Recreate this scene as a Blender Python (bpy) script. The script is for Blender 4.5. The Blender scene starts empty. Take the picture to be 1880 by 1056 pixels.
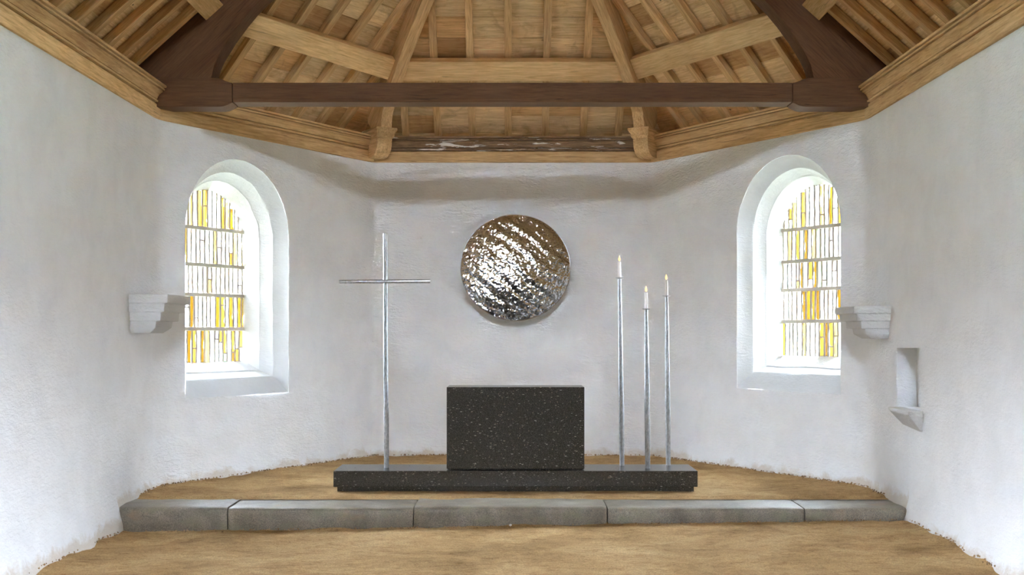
import bpy, bmesh, math, random
from mathutils import Vector, Matrix, noise
random.seed(7)
R = random.Random(11)
SC = bpy.context.scene
COL = SC.collection
V = Vector
CAM = 1.70                      # camera height above the apse floor

# ------------------------------------------------------------------ helpers
def tag(o, label=None, cat=None, group=None, kind=None):
    if label: o['label'] = label
    if cat: o['category'] = cat
    if group: o['group'] = group
    if kind: o['kind'] = kind
    return o

def frame(origin, xaxis, zhint=(0, 0, 1)):
    x = V(xaxis).normalized(); z = V(zhint); y = z.cross(x).normalized(); z = x.cross(y)
    M = Matrix((x, y, z)).transposed().to_4x4(); M.translation = V(origin)
    return M

def empty(name, loc, M=None):
    o = bpy.data.objects.new(name, None); COL.objects.link(o)
    o.empty_display_size = .1
    if M is not None: o.matrix_world = M
    else: o.location = loc
    return o

class MB:
    """collects world-space geometry for one mesh object"""
    def __init__(s): s.v = []; s.f = []; s.c = []
    def add(s, verts, faces, col=None):
        n = len(s.v); s.v += [V(p) for p in verts]
        for f in faces: s.f.append([i + n for i in f]); s.c.append(col)
    def box(s, lo, hi, M=None, col=None):
        x0, y0, z0 = lo; x1, y1, z1 = hi
        p = [V(q) for q in ((x0,y0,z0),(x1,y0,z0),(x1,y1,z0),(x0,y1,z0),(x0,y0,z1),(x1,y0,z1),(x1,y1,z1),(x0,y1,z1))]
        if M is not None: p = [M @ q for q in p]
        s.add(p, [(0,3,2,1),(4,5,6,7),(0,1,5,4),(1,2,6,5),(2,3,7,6),(3,0,4,7)], col)
    def prism(s, pts, a, b, fn, col=None):
        """pts: 2D polygon, fn(p, q, k)->3D, extruded k from a to b"""
        n = len(pts)
        vs = [fn(p[0], p[1], a) for p in pts] + [fn(p[0], p[1], b) for p in pts]
        fs = [tuple(range(n))[::-1], tuple(range(n, 2*n))]
        fs += [(i, (i+1) % n, n + (i+1) % n, n + i) for i in range(n)]
        s.add(vs, fs, col)
    def tube(s, rings, n=20, cap=True, M=None):
        """rings: (centre, radius); circles in the plane normal to the overall axis"""
        ax = (V(rings[-1][0]) - V(rings[0][0])).normalized()
        a = ax.orthogonal().normalized(); b = ax.cross(a)
        vs = []; fs = []
        for c, r in rings:
            for k in range(n):
                t = 2*math.pi*k/n
                vs.append(V(c) + (a*math.cos(t) + b*math.sin(t))*r)
        for i in range(len(rings)-1):
            for k in range(n):
                fs.append((i*n+k, i*n+(k+1) % n, (i+1)*n+(k+1) % n, (i+1)*n+k))
        if cap:
            fs.append(tuple(range(n))[::-1]); fs.append(tuple(range((len(rings)-1)*n, len(rings)*n)))
        s.add(vs, fs)
    def build(s, name, mat, parent=None, M=None, bevel=0, smooth=None, recalc=True, seg=2):
        me = bpy.data.meshes.new(name)
        W = M if M is not None else Matrix.Identity(4)
        Wi = W.inverted()
        me.from_pydata([Wi @ p for p in s.v], [], s.f)
        if recalc:
            bm = bmesh.new(); bm.from_mesh(me)
            bmesh.ops.recalc_face_normals(bm, faces=bm.faces)
            if all(e.is_manifold for e in bm.edges) and bm.calc_volume(signed=True) < 0: bmesh.ops.reverse_faces(bm, faces=bm.faces)
            bm.to_mesh(me); bm.free()
        if any(c is not None for c in s.c):
            at = me.color_attributes.new('tone', 'FLOAT_COLOR', 'CORNER')
            for p in me.polygons:
                c = s.c[p.index] or (1, 1, 1)
                for li in p.loop_indices: at.data[li].color = (*c, 1)
        if smooth is not None:
            me.polygons.foreach_set('use_smooth', [True]*len(me.polygons))
            me.set_sharp_from_angle(angle=math.radians(smooth))
        me.materials.append(mat); me.update()
        o = bpy.data.objects.new(name, me); COL.objects.link(o)
        if bevel:
            b = o.modifiers.new('edge', 'BEVEL'); b.width = bevel; b.segments = seg; b.limit_method = 'ANGLE'; b.angle_limit = math.radians(35)
        o.matrix_world = W
        if parent is not None:
            pm = parent.matrix_world.copy() if parent.parent is None else parent.matrix_world.copy()
            o.parent = parent
            o.matrix_parent_inverse = PM[parent.name].inverted() if parent.name in PM else pm.inverted()
        PM[o.name] = W.copy()
        return o
PM = {}
def mk_empty(name, M):
    o = empty(name, (0, 0, 0), M); PM[o.name] = M.copy(); return o

# ------------------------------------------------------------------ materials
def mat(name):
    m = bpy.data.materials.new(name); m.use_nodes = True
    nt = m.node_tree; nt.nodes.clear()
    out = nt.nodes.new('ShaderNodeOutputMaterial')
    b = nt.nodes.new('ShaderNodeBsdfPrincipled'); nt.links.new(b.outputs[0], out.inputs[0])
    return m, nt, b, out
def N(nt, typ, **kw):
    n = nt.nodes.new(typ)
    for k, v in kw.items():
        if k in n.inputs.keys() if isinstance(k, str) else False: n.inputs[k].default_value = v
        else: setattr(n, k, v)
    return n
def L(nt, a, b): nt.links.new(a, b)
def mapping(nt, vec, scale, rot=(0, 0, 0)):
    m = nt.nodes.new('ShaderNodeMapping'); m.inputs['Scale'].default_value = scale; m.inputs['Rotation'].default_value = rot
    L(nt, vec, m.inputs['Vector']); return m.outputs[0]
def noi(nt, vec, scale, detail=4, rough=.55, dist=0):
    n = nt.nodes.new('ShaderNodeTexNoise'); n.inputs['Scale'].default_value = scale
    n.inputs['Detail'].default_value = detail; n.inputs['Roughness'].default_value = rough; n.inputs['Distortion'].default_value = dist
    L(nt, vec, n.inputs['Vector']); return n.outputs['Fac']
def ramp(nt, fac, stops, interp='LINEAR'):
    r = nt.nodes.new('ShaderNodeValToRGB'); r.color_ramp.interpolation = interp
    el = r.color_ramp.elements
    while len(el) < len(stops): el.new(.5)
    for e, (p, c) in zip(el, stops):
        e.position = p; e.color = (*c, 1) if len(c) == 3 else c
    L(nt, fac, r.inputs[0]); return r.outputs[0]
def mix(nt, a, b, fac, mode='MIX'):
    m = nt.nodes.new('ShaderNodeMix'); m.data_type = 'RGBA'; m.blend_type = mode
    for s, x in ((m.inputs[6], a), (m.inputs[7], b)):
        if isinstance(x, (tuple, list)): s.default_value = (*x, 1)
        else: L(nt, x, s)
    if isinstance(fac, (int, float)): m.inputs[0].default_value = fac
    else: L(nt, fac, m.inputs[0])
    return m.outputs[2]
def math_(nt, op, a, b=None):
    m = nt.nodes.new('ShaderNodeMath'); m.operation = op
    for i, x in enumerate((a, b)):
        if x is None: continue
        if isinstance(x, (int, float)): m.inputs[i].default_value = x
        else: L(nt, x, m.inputs[i])
    return m.outputs[0]
def bump(nt, b, h, strength, dist):
    n = nt.nodes.new('ShaderNodeBump'); n.inputs['Strength'].default_value = strength; n.inputs['Distance'].default_value = dist
    L(nt, h, n.inputs['Height']); L(nt, n.outputs[0], b.inputs['Normal'])
def objvec(nt, rnd=True):
    tc = nt.nodes.new('ShaderNodeTexCoord')
    if not rnd: return tc.outputs['Object']
    oi = nt.nodes.new('ShaderNodeObjectInfo')
    s = math_(nt, 'MULTIPLY', oi.outputs['Random'], 37.0)
    a = nt.nodes.new('ShaderNodeVectorMath'); a.operation = 'ADD'
    L(nt, tc.outputs['Object'], a.inputs[0]); L(nt, s, a.inputs[1]); return a.outputs[0]

def wood(name, dark, light, tone=False, vary=.12, stain=0.0, rough=.72, crack=.5):
    m, nt, b, _ = mat(name)
    v = objvec(nt)
    g1 = noi(nt, mapping(nt, v, (1.2, 16, 16)), 3.0, 6, .62, .6)
    g2 = noi(nt, mapping(nt, v, (.7, 3, 3)), 1.4, 3, .5, .3)
    fine = noi(nt, mapping(nt, v, (4, 90, 90)), 3.0, 3, .6)
    c = ramp(nt, g1, [(.30, dark), (.68, light)])
    c = mix(nt, c, ramp(nt, g2, [(.3, (.78, .70, .62)), (.7, (1.08, 1.06, 1.0))]), .75, 'MULTIPLY')
    ck = ramp(nt, noi(nt, mapping(nt, v, (1.0, 26, 26)), 2.2, 2, .5, .9), [(.27, (1, 1, 1)), (.33, (0, 0, 0))])
    c = mix(nt, c, tuple(x*.35 for x in dark), math_(nt, 'MULTIPLY', ck, crack))
    oi = nt.nodes.new('ShaderNodeObjectInfo')
    rv = nt.nodes.new('ShaderNodeMapRange'); L(nt, oi.outputs['Random'], rv.inputs[0])
    rv.inputs[3].default_value = 1 - vary; rv.inputs[4].default_value = 1 + vary
    c = mix(nt, c, rv.outputs[0], 1.0, 'MULTIPLY')
    if tone:
        a = nt.nodes.new('ShaderNodeAttribute'); a.attribute_name = 'tone'
        c = mix(nt, c, a.outputs['Color'], 1.0, 'MULTIPLY')
    if stain:
        sn = noi(nt, mapping(nt, v, (2.2, 2.8, 2.8)), 1.5, 5, .65, .8)
        c = mix(nt, c, (.30, .13, .05), math_(nt, 'MULTIPLY', ramp(nt, sn, [(.54, (0, 0, 0)), (.74, (1, 1, 1))]), stain))
        kn = nt.nodes.new('ShaderNodeTexVoronoi'); kn.inputs['Scale'].default_value = 4.2; L(nt, mapping(nt, v, (.8, 1, 1)), kn.inputs['Vector'])
        c = mix(nt, c, (.09, .045, .02), ramp(nt, kn.outputs['Distance'], [(.03, (.85,)*3), (.075, (0, 0, 0))]))
    L(nt, c, b.inputs['Base Color']); b.inputs['Roughness'].default_value = rough
    b.inputs['Specular IOR Level'].default_value = .25
    bump(nt, b, math_(nt, 'ADD', math_(nt, 'SUBTRACT', fine, math_(nt, 'MULTIPLY', ck, .8)), g1), .35, .006)
    return m

OAK = wood('oak', (.50, .30, .13), (.80, .57, .30), crack=.6)
OAK_DARK = wood('seasoned_oak', (.09, .043, .021), (.165, .085, .043), vary=.03, crack=.7)
OAK_PURLIN = wood('purlin_oak', (.62, .40, .175), (.90, .66, .36), crack=.45)
BOARD = wood('roof_board', (.62, .435, .22), (.92, .74, .46), tone=True, stain=.55, vary=.03, crack=.1)

def weathered():
    m, nt, b, _ = mat('weathered_oak'); v = objvec(nt, False)
    g = noi(nt, mapping(nt, v, (2, 30, 30)), 2.5, 6, .65, .4)
    c = ramp(nt, g, [(.3, (.10, .058, .034)), (.55, (.27, .165, .09)), (.75, (.46, .32, .18))])
    f = noi(nt, mapping(nt, v, (1.2, 6, 9)), 1.5, 5, .64, .4)
    msk = ramp(nt, f, [(.585, (0, 0, 0)), (.605, (1, 1, 1))])
    c = mix(nt, c, (.80, .76, .70), msk)
    L(nt, c, b.inputs['Base Color']); b.inputs['Roughness'].default_value = .8
    bump(nt, b, math_(nt, 'ADD', g, msk), .5, .006); return m
WEATH = weathered()

def whitewash(name, base=(.885, .90, .915), dirt=True, relief=.8):
    m, nt, b, _ = mat(name)
    g = nt.nodes.new('ShaderNodeNewGeometry'); v = g.outputs['Position']
    n1 = noi(nt, v, 2.2, 5, .6, .4); n2 = noi(nt, mapping(nt, v, (9, 9, 22)), 1.6, 5, .65, .5); n3 = noi(nt, v, 90, 3, .6)
    c = mix(nt, base, tuple(x*.93 for x in base), ramp(nt, n1, [(.38, (0, 0, 0)), (.7, (1, 1, 1))]))
    pit = ramp(nt, noi(nt, mapping(nt, v, (14, 14, 30)), 1.8, 3, .6, 1.0), [(.23, (1, 1, 1)), (.30, (0, 0, 0))])
    c = mix(nt, c, (.60, .585, .56), math_(nt, 'MULTIPLY', pit, .55))
    if dirt:
        sx = nt.nodes.new('ShaderNodeSeparateXYZ'); L(nt, v, sx.inputs[0])
        # soil splashed on the foot of the wall
        zf = math_(nt, 'ADD', sx.outputs[2], math_(nt, 'MULTIPLY', math_(nt, 'LESS_THAN', sx.outputs[1], 11.9), .2))
        h = math_(nt, 'ADD', zf, math_(nt, 'MULTIPLY', math_(nt, 'SUBTRACT', noi(nt, v, 3.0, 5, .7, .6), .42), -.40))
        c = mix(nt, c, (.64, .57, .48), ramp(nt, h, [(-.05, (.7,)*3), (.07, (0, 0, 0))]))
    L(nt, c, b.inputs['Base Color']); b.inputs['Roughness'].default_value = .9; b.inputs['Specular IOR Level'].default_value = .15
    hh = math_(nt, 'ADD', math_(nt, 'MULTIPLY', n2, 1.0), math_(nt, 'MULTIPLY', n3, .12))
    hh = math_(nt, 'SUBTRACT', hh, math_(nt, 'MULTIPLY', pit, .35))
    bump(nt, b, hh, relief, .022); return m
WHITE = whitewash('whitewash')
def dark_nave():  # dark tone invented for the unseen nave so it bounces less light
    m, nt, b, _ = mat('dark_unseen_nave'); g = nt.nodes.new('ShaderNodeNewGeometry'); v = g.outputs['Position']
    L(nt, ramp(nt, noi(nt, v, 3, 5), [(.3, (.13, .12, .105)), (.7, (.27, .25, .22))]), b.inputs['Base Color']); b.inputs['Roughness'].default_value = .95; return m
DARK_NAVE = dark_nave()
WHITE_TRIM = whitewash('whitewash_smooth_dimmed', (.62, .63, .64), False, .3)  # greyer copy of the whitewash, holds down window light on the surrounds
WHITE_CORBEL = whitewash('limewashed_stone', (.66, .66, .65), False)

def sand():
    m, nt, b, _ = mat('packed_sand'); g = nt.nodes.new('ShaderNodeNewGeometry'); v = g.outputs['Position']
    n1 = noi(nt, v, 1.1, 6, .62, .5); n2 = noi(nt, mapping(nt, v, (5, 9, 5)), 1.5, 6, .7, .8); n3 = noi(nt, v, 75, 4, .75); n4 = noi(nt, v, 26, 5, .75, .5)
    c = ramp(nt, n1, [(.30, (.32, .195, .08)), (.5, (.52, .34, .155)), (.72, (.66, .47, .24))])
    c = mix(nt, c, ramp(nt, n2, [(.32, (.60, .50, .40)), (.52, (1, 1, 1)), (.75, (1.10, 1.08, 1.04))]), .7, 'MULTIPLY')
    c = mix(nt, c, ramp(nt, n3, [(.32, (.52, .47, .42)), (.5, (1, 1, 1)), (.70, (1.35, 1.32, 1.28))]), .85, 'MULTIPLY')
    c = mix(nt, c, (.16, .09, .04), ramp(nt, n4, [(.60, (0, 0, 0)), (.70, (.65,)*3)]))
    L(nt, c, b.inputs['Base Color']); b.inputs['Roughness'].default_value = .95; b.inputs['Specular IOR Level'].default_value = .1
    h = math_(nt, 'ADD', math_(nt, 'MULTIPLY', n3, .35), math_(nt, 'ADD', n4, math_(nt, 'MULTIPLY', n2, 1.4)))
    bump(nt, b, h, .9, .022); return m
SAND = sand()
def crumbs_mat():
    m, nt, b, _ = mat('soil_crumb'); v = objvec(nt, False)
    c = ramp(nt, noi(nt, v, 9, 3), [(.35, (.20, .12, .055)), (.65, (.47, .31, .16))])
    L(nt, c, b.inputs['Base Color']); b.inputs['Roughness'].default_value = .95; return m
CRUMB = crumbs_mat()

def basalt():
    m, nt, b, _ = mat('dark_basalt')
    g = nt.nodes.new('ShaderNodeNewGeometry'); v = g.outputs['Position']
    sp = noi(nt, v, 150, 3, .75)
    c = ramp(nt, sp, [(.33, (.010, .009, .008)), (.5, (.036, .032, .027)), (.68, (.12, .108, .092))])
    for k, (rot, sc) in enumerate((((.3, .5, .2), (1, 1, 3.6)), ((.9, 2.0, 1.1), (3.4, 1.1, 1)), ((.1, .75, .5), (1.2, 1, 4.2)), ((.4, 2.4, .2), (.9, .9, 3.0)))):
        vo = nt.nodes.new('ShaderNodeTexVoronoi'); vo.inputs['Scale'].default_value = (11, 14, 8.5, 21)[k]
        L(nt, mapping(nt, v, sc, rot), vo.inputs['Vector'])
        wn = nt.nodes.new('ShaderNodeSeparateColor'); L(nt, vo.outputs['Color'], wn.inputs[0])
        sel = ramp(nt, wn.outputs[0], [(.585, (0, 0, 0)), (.605, (1, 1, 1))])
        msk = math_(nt, 'MULTIPLY', ramp(nt, vo.outputs['Distance'], [((.10, .10, .10, .13)[k], (1, 1, 1)), ((.15, .15, .15, .18)[k], (0, 0, 0))]), sel)
        c = mix(nt, c, ((.42, .36, .29), (.30, .22, .16), (.46, .42, .37), (.34, .31, .27))[k], math_(nt, 'MULTIPLY', msk, .8))
    L(nt, c, b.inputs['Base Color']); b.inputs['Roughness'].default_value = .20; b.inputs['Specular IOR Level'].default_value = .5
    bump(nt, b, sp, .06, .003); return m
BASALT = basalt()

def granite():
    m, nt, b, _ = mat('step_granite'); g = nt.nodes.new('ShaderNodeNewGeometry'); v = g.outputs['Position']
    n1 = noi(nt, v, 2.3, 5, .65, .5); sp = noi(nt, v, 110, 3, .7); n2 = noi(nt, mapping(nt, v, (3, 3, 5)), 1.2, 4, .6)
    c = ramp(nt, n1, [(.32, (.13, .107, .076)), (.55, (.225, .193, .146)), (.75, (.33, .29, .235))])
    c = mix(nt, c, ramp(nt, sp, [(.32, (.45, .45, .44)), (.5, (1, 1, 1)), (.68, (1.6, 1.55, 1.5))]), .85, 'MULTIPLY')
    c = mix(nt, c, (.22, .22, .13), math_(nt, 'MULTIPLY', ramp(nt, n2, [(.52, (0, 0, 0)), (.68, (1, 1, 1))]), .5))
    c = mix(nt, c, (.30, .18, .09), math_(nt, 'MULTIPLY', ramp(nt, noi(nt, v, 3.1, 3), [(.60, (0, 0, 0)), (.72, (1, 1, 1))]), .45))
    L(nt, c, b.inputs['Base Color']); b.inputs['Roughness'].default_value = .5; b.inputs['Specular IOR Level'].default_value = .6
    bump(nt, b, math_(nt, 'ADD', sp, math_(nt, 'MULTIPLY', noi(nt, v, 18, 4), 2)), .25, .006); return m
GRANITE = granite()

def galv():
    m, nt, b, _ = mat('galvanised_steel'); g = nt.nodes.new('ShaderNodeNewGeometry'); v = g.outputs['Position']
    n = noi(nt, mapping(nt, v, (1, 1, .55)), 46, 3, .6, .3); n2 = noi(nt, v, 120, 2)
    L(nt, ramp(nt, n, [(.35, (.36, .375, .39)), (.65, (.56, .58, .60))]), b.inputs['Base Color'])
    b.inputs['Metallic'].default_value = 1
    L(nt, ramp(nt, n2, [(.3, (.27,)*3), (.7, (.46,)*3)]), b.inputs['Roughness'])
    bump(nt, b, n, .15, .004); return m
GALV = galv()
def polished():
    m, nt, b, _ = mat('hammered_polished_metal'); g = nt.nodes.new('ShaderNodeNewGeometry'); v = g.outputs['Position']
    b.inputs['Base Color'].default_value = (.66, .675, .70, 1); b.inputs['Metallic'].default_value = 1; b.inputs['Roughness'].default_value = .09
    vo = nt.nodes.new('ShaderNodeTexVoronoi'); vo.feature = 'SMOOTH_F1'; vo.inputs['Scale'].default_value = 34; L(nt, v, vo.inputs['Vector'])
    bump(nt, b, math_(nt, 'ADD', vo.outputs['Distance'], math_(nt, 'MULTIPLY', noi(nt, v, 60, 2), .35)), .35, .010); return m
POLISHED = polished()

def simple(name, col, rough=.6, metal=0, emit=None, es=0, sss=0):
    m, nt, b, _ = mat(name)
    v = objvec(nt, False)
    c = mix(nt, col, tuple(x*.9 for x in col), noi(nt, v, 30, 2))
    L(nt, c, b.inputs['Base Color']); b.inputs['Roughness'].default_value = rough; b.inputs['Metallic'].default_value = metal
    if emit: b.inputs['Emission Color'].default_value = (*emit, 1); b.inputs['Emission Strength'].default_value = es
    return m
WAX = simple('candle_wax', (.95, .94, .91), .45)
WICK = simple('wick', (.03, .025, .02), .9)
FLAME = simple('flame', (.9, .5, .15), .5, 0, (1.0, .46, .11), .5)
MORTAR = simple('glass_setting_mortar', (.62, .56, .47), .9)
FELT = simple('roof_lining', (.10, .075, .05), .95)
PEB = simple('white_chip', (.85, .84, .82), .8)
GRASSY = simple('outside_ground', (.30, .33, .22), .95)
def glassmat():
    m, nt, b, out = mat('stained_glass'); nt.nodes.remove(b)
    a = nt.nodes.new('ShaderNodeAttribute'); a.attribute_name = 'tone'
    g = nt.nodes.new('ShaderNodeNewGeometry')
    n = noi(nt, g.outputs['Position'], 24, 3, .6)
    c = mix(nt, a.outputs['Color'], ramp(nt, n, [(.3, (.62, .62, .62)), (.6, (1, 1, 1))]), .8, 'MULTIPLY')
    t = nt.nodes.new('ShaderNodeBsdfTransparent'); L(nt, c, t.inputs[0])
    gl = nt.nodes.new('ShaderNodeBsdfGlossy'); gl.inputs['Roughness'].default_value = .12
    mx = nt.nodes.new('ShaderNodeMixShader'); mx.inputs[0].default_value = .05
    L(nt, t.outputs[0], mx.inputs[1]); L(nt, gl.outputs[0], mx.inputs[2]); L(nt, mx.outputs[0], out.inputs[0]); return m
GLASS = glassmat()

# ------------------------------------------------------------------ plan of the apse (half hexagon)
WX = 3.92; YA = 13.35; BX = 1.93; YB = 16.70; YF = 9.0; YW = -3.0
A = V((-WX, YA)); B = V((-BX, YB)); A2 = V((WX, YA)); B2 = V((BX, YB))
PLAN = [V((-WX, YF)), A, B, B2, A2, V((WX, YF))]
E_L = (B - A).normalized(); LEN = (B - A).length
def diag_frame(side):
    """local (u along wall from the near corner, w outward, z up) -> world"""
    def f(u, w, z):
        m = V((-E_L.y, E_L.x))
        p = A + E_L*u + m*w
        return V((p.x*side, p.y, z))
    return f
def in_plan(x, y):
    if y < YA: return abs(x) < WX
    # distance inside the diagonals and back
    n = V((E_L.y, -E_L.x))
    return y < YB and (V((-abs(x), y)) - A).dot(n) > 0

# sample the filleted path
def path():
    out = []          # (point, inward normal, wall id, s)
    rad = [None, .55, .12, .12, .55, None]
    segs = []
    cut = [0]*6
    for i in range(1, 5):
        d0 = (PLAN[i]-PLAN[i-1]).normalized(); d1 = (PLAN[i+1]-PLAN[i]).normalized()
        cut[i] = rad[i]*math.tan(d0.angle(d1)/2)
    s = 0
    for i in range(5):
        d = (PLAN[i+1]-PLAN[i]).normalized(); n = V((d.y, -d.x))
        p0 = PLAN[i] + d*cut[i]; p1 = PLAN[i+1] - d*cut[i+1]
        ln = (p1-p0).length; k = max(2, int(ln/.042))
        for j in range(k+1): out.append((p0.lerp(p1, j/k), n, i, s + ln*j/k))
        s += ln
        if i < 4:
            d1 = (PLAN[i+2]-PLAN[i+1]).normalized(); n1 = V((d1.y, -d1.x)); ang = d.angle(d1); r = rad[i+1]
            c = p1 + n*r; q = 8
            al = ang*r
            for j in range(1, q):
                t = j/q; nn = (n*math.sin((1-t)*ang) + n1*math.sin(t*ang)) / math.sin(ang)
                nn.normalize()
                wid = i if j < q//2 else (i+.5 if j == q//2 else i+1)
                out.append((c - nn*r, nn, wid, s + al*t))
            s += al
    return out
PATH = path()
WIN = {-1: dict(uc=1.28, dz=0.0), 1: dict(uc=1.27, dz=.055)}
R0, ZS0, ZB0 = .875, 1.198 + CAM, -.745 + CAM
def win_dist(side, u, z):
    w = WIN[side]; du = abs(u - w['uc']); zs = ZS0 + w['dz']; zb = ZB0 + w['dz']
    if z > zs: return math.hypot(du, z - zs) - R0
    return max(du - R0, zb - z)
def wall_disp(x, y, z, s, wid):
    p = V((x, y, z))
    h = .016*noise.noise(p*.9) + .007*noise.noise(p*2.6 + V((3, 1, 7)))
    c = V((s*2.4, 0, z*9.5 + .35*noise.noise(V((s*.8, z*.8, 2)))))
    h += .0095*noise.noise(c) + .004*noise.noise(V((s*7, 3, z*19)))
    if z < .35: h += .03*(max(0, .35 - z)/.35)**2*(1 + noise.noise(p*2.2))
    if wid in (1, 3):
        side = -1 if wid == 1 else 1
        q = V((-abs(x), y)) - A; u = q.dot(E_L)
        d = win_dist(side, u, z)
        h *= min(1, max(0, d/.16))
    if z > 3.9: h *= max(0, (4.06 - z)/.16)
    return h
def make_wall(wid, name, cutters):
    pts = [q for q in PATH if q[2] == wid or abs(q[2]-wid) == .5]
    Z0, Z1, dz = -.55, 4.32, .045; nz = int((Z1-Z0)/dz); zs = [Z0 + (Z1-Z0)*k/nz for k in range(nz+1)]
    T = .78; nc = len(pts); nr = nz+1
    mb = MB(); vs = []
    for p, n, w, s in pts:
        for z in zs:
            h = wall_disp(p.x, p.y, z, s, wid); q = p + n*h; vs.append(V((q.x, q.y, z)))
    for p, n, w, s in pts:
        q = p - n*T
        for z in zs: vs.append(V((q.x, q.y, z)))
    fs = []
    o = nc*nr
    for i in range(nc-1):
        for k in range(nr-1):
            fs.append((i*nr+k, (i+1)*nr+k, (i+1)*nr+k+1, i*nr+k+1))
            fs.append((o+i*nr+k, o+i*nr+k+1, o+(i+1)*nr+k+1, o+(i+1)*nr+k))
        fs.append((i*nr, o+i*nr, o+(i+1)*nr, (i+1)*nr))
        fs.append((i*nr+nr-1, (i+1)*nr+nr-1, o+(i+1)*nr+nr-1, o+i*nr+nr-1))
    for k in range(nr-1):
        fs.append((k, k+1, o+k+1, o+k))
        e = (nc-1)*nr+k; fs.append((e, o+e, o+e+1, e+1))
    mb.add(vs, fs)
    ob = mb.build(name, WHITE)
    for c in cutters:
        md = ob.modifiers.new('cut', 'BOOLEAN'); md.object = c; md.operation = 'DIFFERENCE'; md.solver = 'MANIFOLD'
    if cutters:
        dg = bpy.context.evaluated_depsgraph_get(); me = bpy.data.meshes.new_from_object(ob.evaluated_get(dg))
        ob.modifiers.clear(); old = ob.data; ob.data = me; bpy.data.meshes.remove(old); me.name = name
        for c in cutters: bpy.data.objects.remove(c)
    me = ob.data
    me.polygons.foreach_set('use_smooth', [True]*len(me.polygons)); me.set_sharp_from_angle(angle=math.radians(38))
    tag(ob, kind='structure'); return ob

def arch_pts(r, zs, zb, nb=6, nj=11, na=32, uc=0):
    """closed outline, counter-clockwise from the lower left; (u, z)"""
    p = [(-r + 2*r*k/nb, zb) for k in range(nb)]
    p += [(r, zb + (zs-zb)*k/nj) for k in range(nj)]
    p += [(r*math.cos(math.pi*k/na), zs + r*math.sin(math.pi*k/na)) for k in range(na)]
    p += [(-r, zs - (zs-zb)*k/nj) for k in range(nj)]
    return [(u + uc, z) for u, z in p]
cut = {}
for side in (-1, 1):
    w = WIN[side]; f = diag_frame(1 if side == -1 else -1)
    mb = MB(); mb.prism(arch_pts(R0, ZS0+w['dz'], ZB0+w['dz'], uc=w['uc']), -.3, 1.1, lambda u, z, k: f(u, k, z))
    cut[side] = mb.build('cutter', WHITE)
mb = MB()
nz0, nz1 = CAM - .75, CAM - .15
mb.prism([(11.62, nz0+.01), (12.30, nz0), (12.33, nz0+.3), (12.31, nz1), (11.60, nz1+.01), (11.61, nz0+.3)], WX-.3, WX+.20, lambda y, z, k: V((k, y, z)))
nichecut = mb.build('cutter', WHITE)
make_wall(0, 'wall_left', [])
make_wall(1, 'wall_back_left', [cut[-1]])
make_wall(2, 'wall_back', [])
make_wall(3, 'wall_back_right', [cut[1]])
make_wall(4, 'wall_right', [nichecut])

# nave walls behind the camera's edge of frame, each with an unseen opening added to brighten the side walls
def nave_wall(name, side):
    mb = MB(); x0, x1 = (WX, WX+.78) if side > 0 else (-WX-.78, -WX)
    for (ya, yb, za, zb) in ((YW, 7.75, -.5, 4.32), (7.75, 8.15, -.5, NZ0), (7.75, 8.15, NZ1, 4.32), (8.15, YF+.002, -.5, 4.32)):
        mb.box((x0, ya, za), (x1, yb, zb))
    tag(mb.build(name, DARK_NAVE), kind='structure')
NZ0, NZ1 = 1.7, 3.5
nave_wall('wall_nave_left', -1); nave_wall('wall_nave_right', 1)
mb = MB()
for (xa, xb, za, zb) in ((-WX-.78, -1.0, -.5, 7.2), (1.0, WX+.78, -.5, 7.2), (-1.0, 1.0, -.5, 7.2)):
    mb.box((xa, YW-.7, za), (xb, YW, zb))
tag(mb.build('wall_nave_back', DARK_NAVE), kind='structure')

# ------------------------------------------------------------------ floors
def low_z(x, y):
    t = max(-1, min(1, x/3.9)); a = -.205 + (.06*t if t < 0 else .068*t)
    b = -.205 + .014*t
    k = min(1, max(0, (11.9-y)/2.6)); return a*(1-k) + b*k
def wall_gap(x, y):
    d = WX - abs(x)
    n = V((E_L.y, -E_L.x))
    d = min(d, (V((-abs(x), y)) - A).dot(n), YB - y); return d
def ground(name, x0, x1, y0, y1, st, base, kindlow):
    nx = int((x1-x0)/st); ny = int((y1-y0)/st); mb = MB(); vs = []; fs = []
    for i in range(nx+1):
        for j in range(ny+1):
            x = x0 + (x1-x0)*i/nx; y = y0 + (y1-y0)*j/ny; p = V((x, y, 0))
            h = .011*noise.noise(p*1.3) + .008*noise.noise(p*4.1) + .005*noise.noise(p*11) + .0035*noise.noise(p*23)
            g = wall_gap(x, y)
            if g < .16: h += (.016 + .014*noise.noise(p*6))*(1 - max(0, g)/.16)
            if kindlow:
                if y > 11.6: h += .02*(y-11.6)/.3*(.4 + noise.noise(p*5))
            else:
                if y < 12.75: h *= max(0, (y-12.5)/.25)
                if abs(x) < 2.2 and 12.7 < y < 13.8: h *= .35
            vs.append(V((x, y, base(x, y) + h)))
    for i in range(nx):
        for j in range(ny):
            a = i*(ny+1)+j; fs.append((a, a+ny+1, a+ny+2, a+1))
    mb.add(vs, fs); o = mb.build(name, SAND, smooth=60); return tag(o, kind='structure')
ground('floor', -4.05, 4.05, 7.9, 12.0, .035, low_z, True)
ground('floor.001', -4.05, 4.05, 12.44, 16.85, .04, lambda x, y: -.014 if y < 12.6 else 0.0, False)
mb = MB(); mb.box((-4.6, YW-.6, -.55), (4.6, 7.95, -.215)); tag(mb.build('floor.002', DARK_NAVE), kind='structure')

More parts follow.
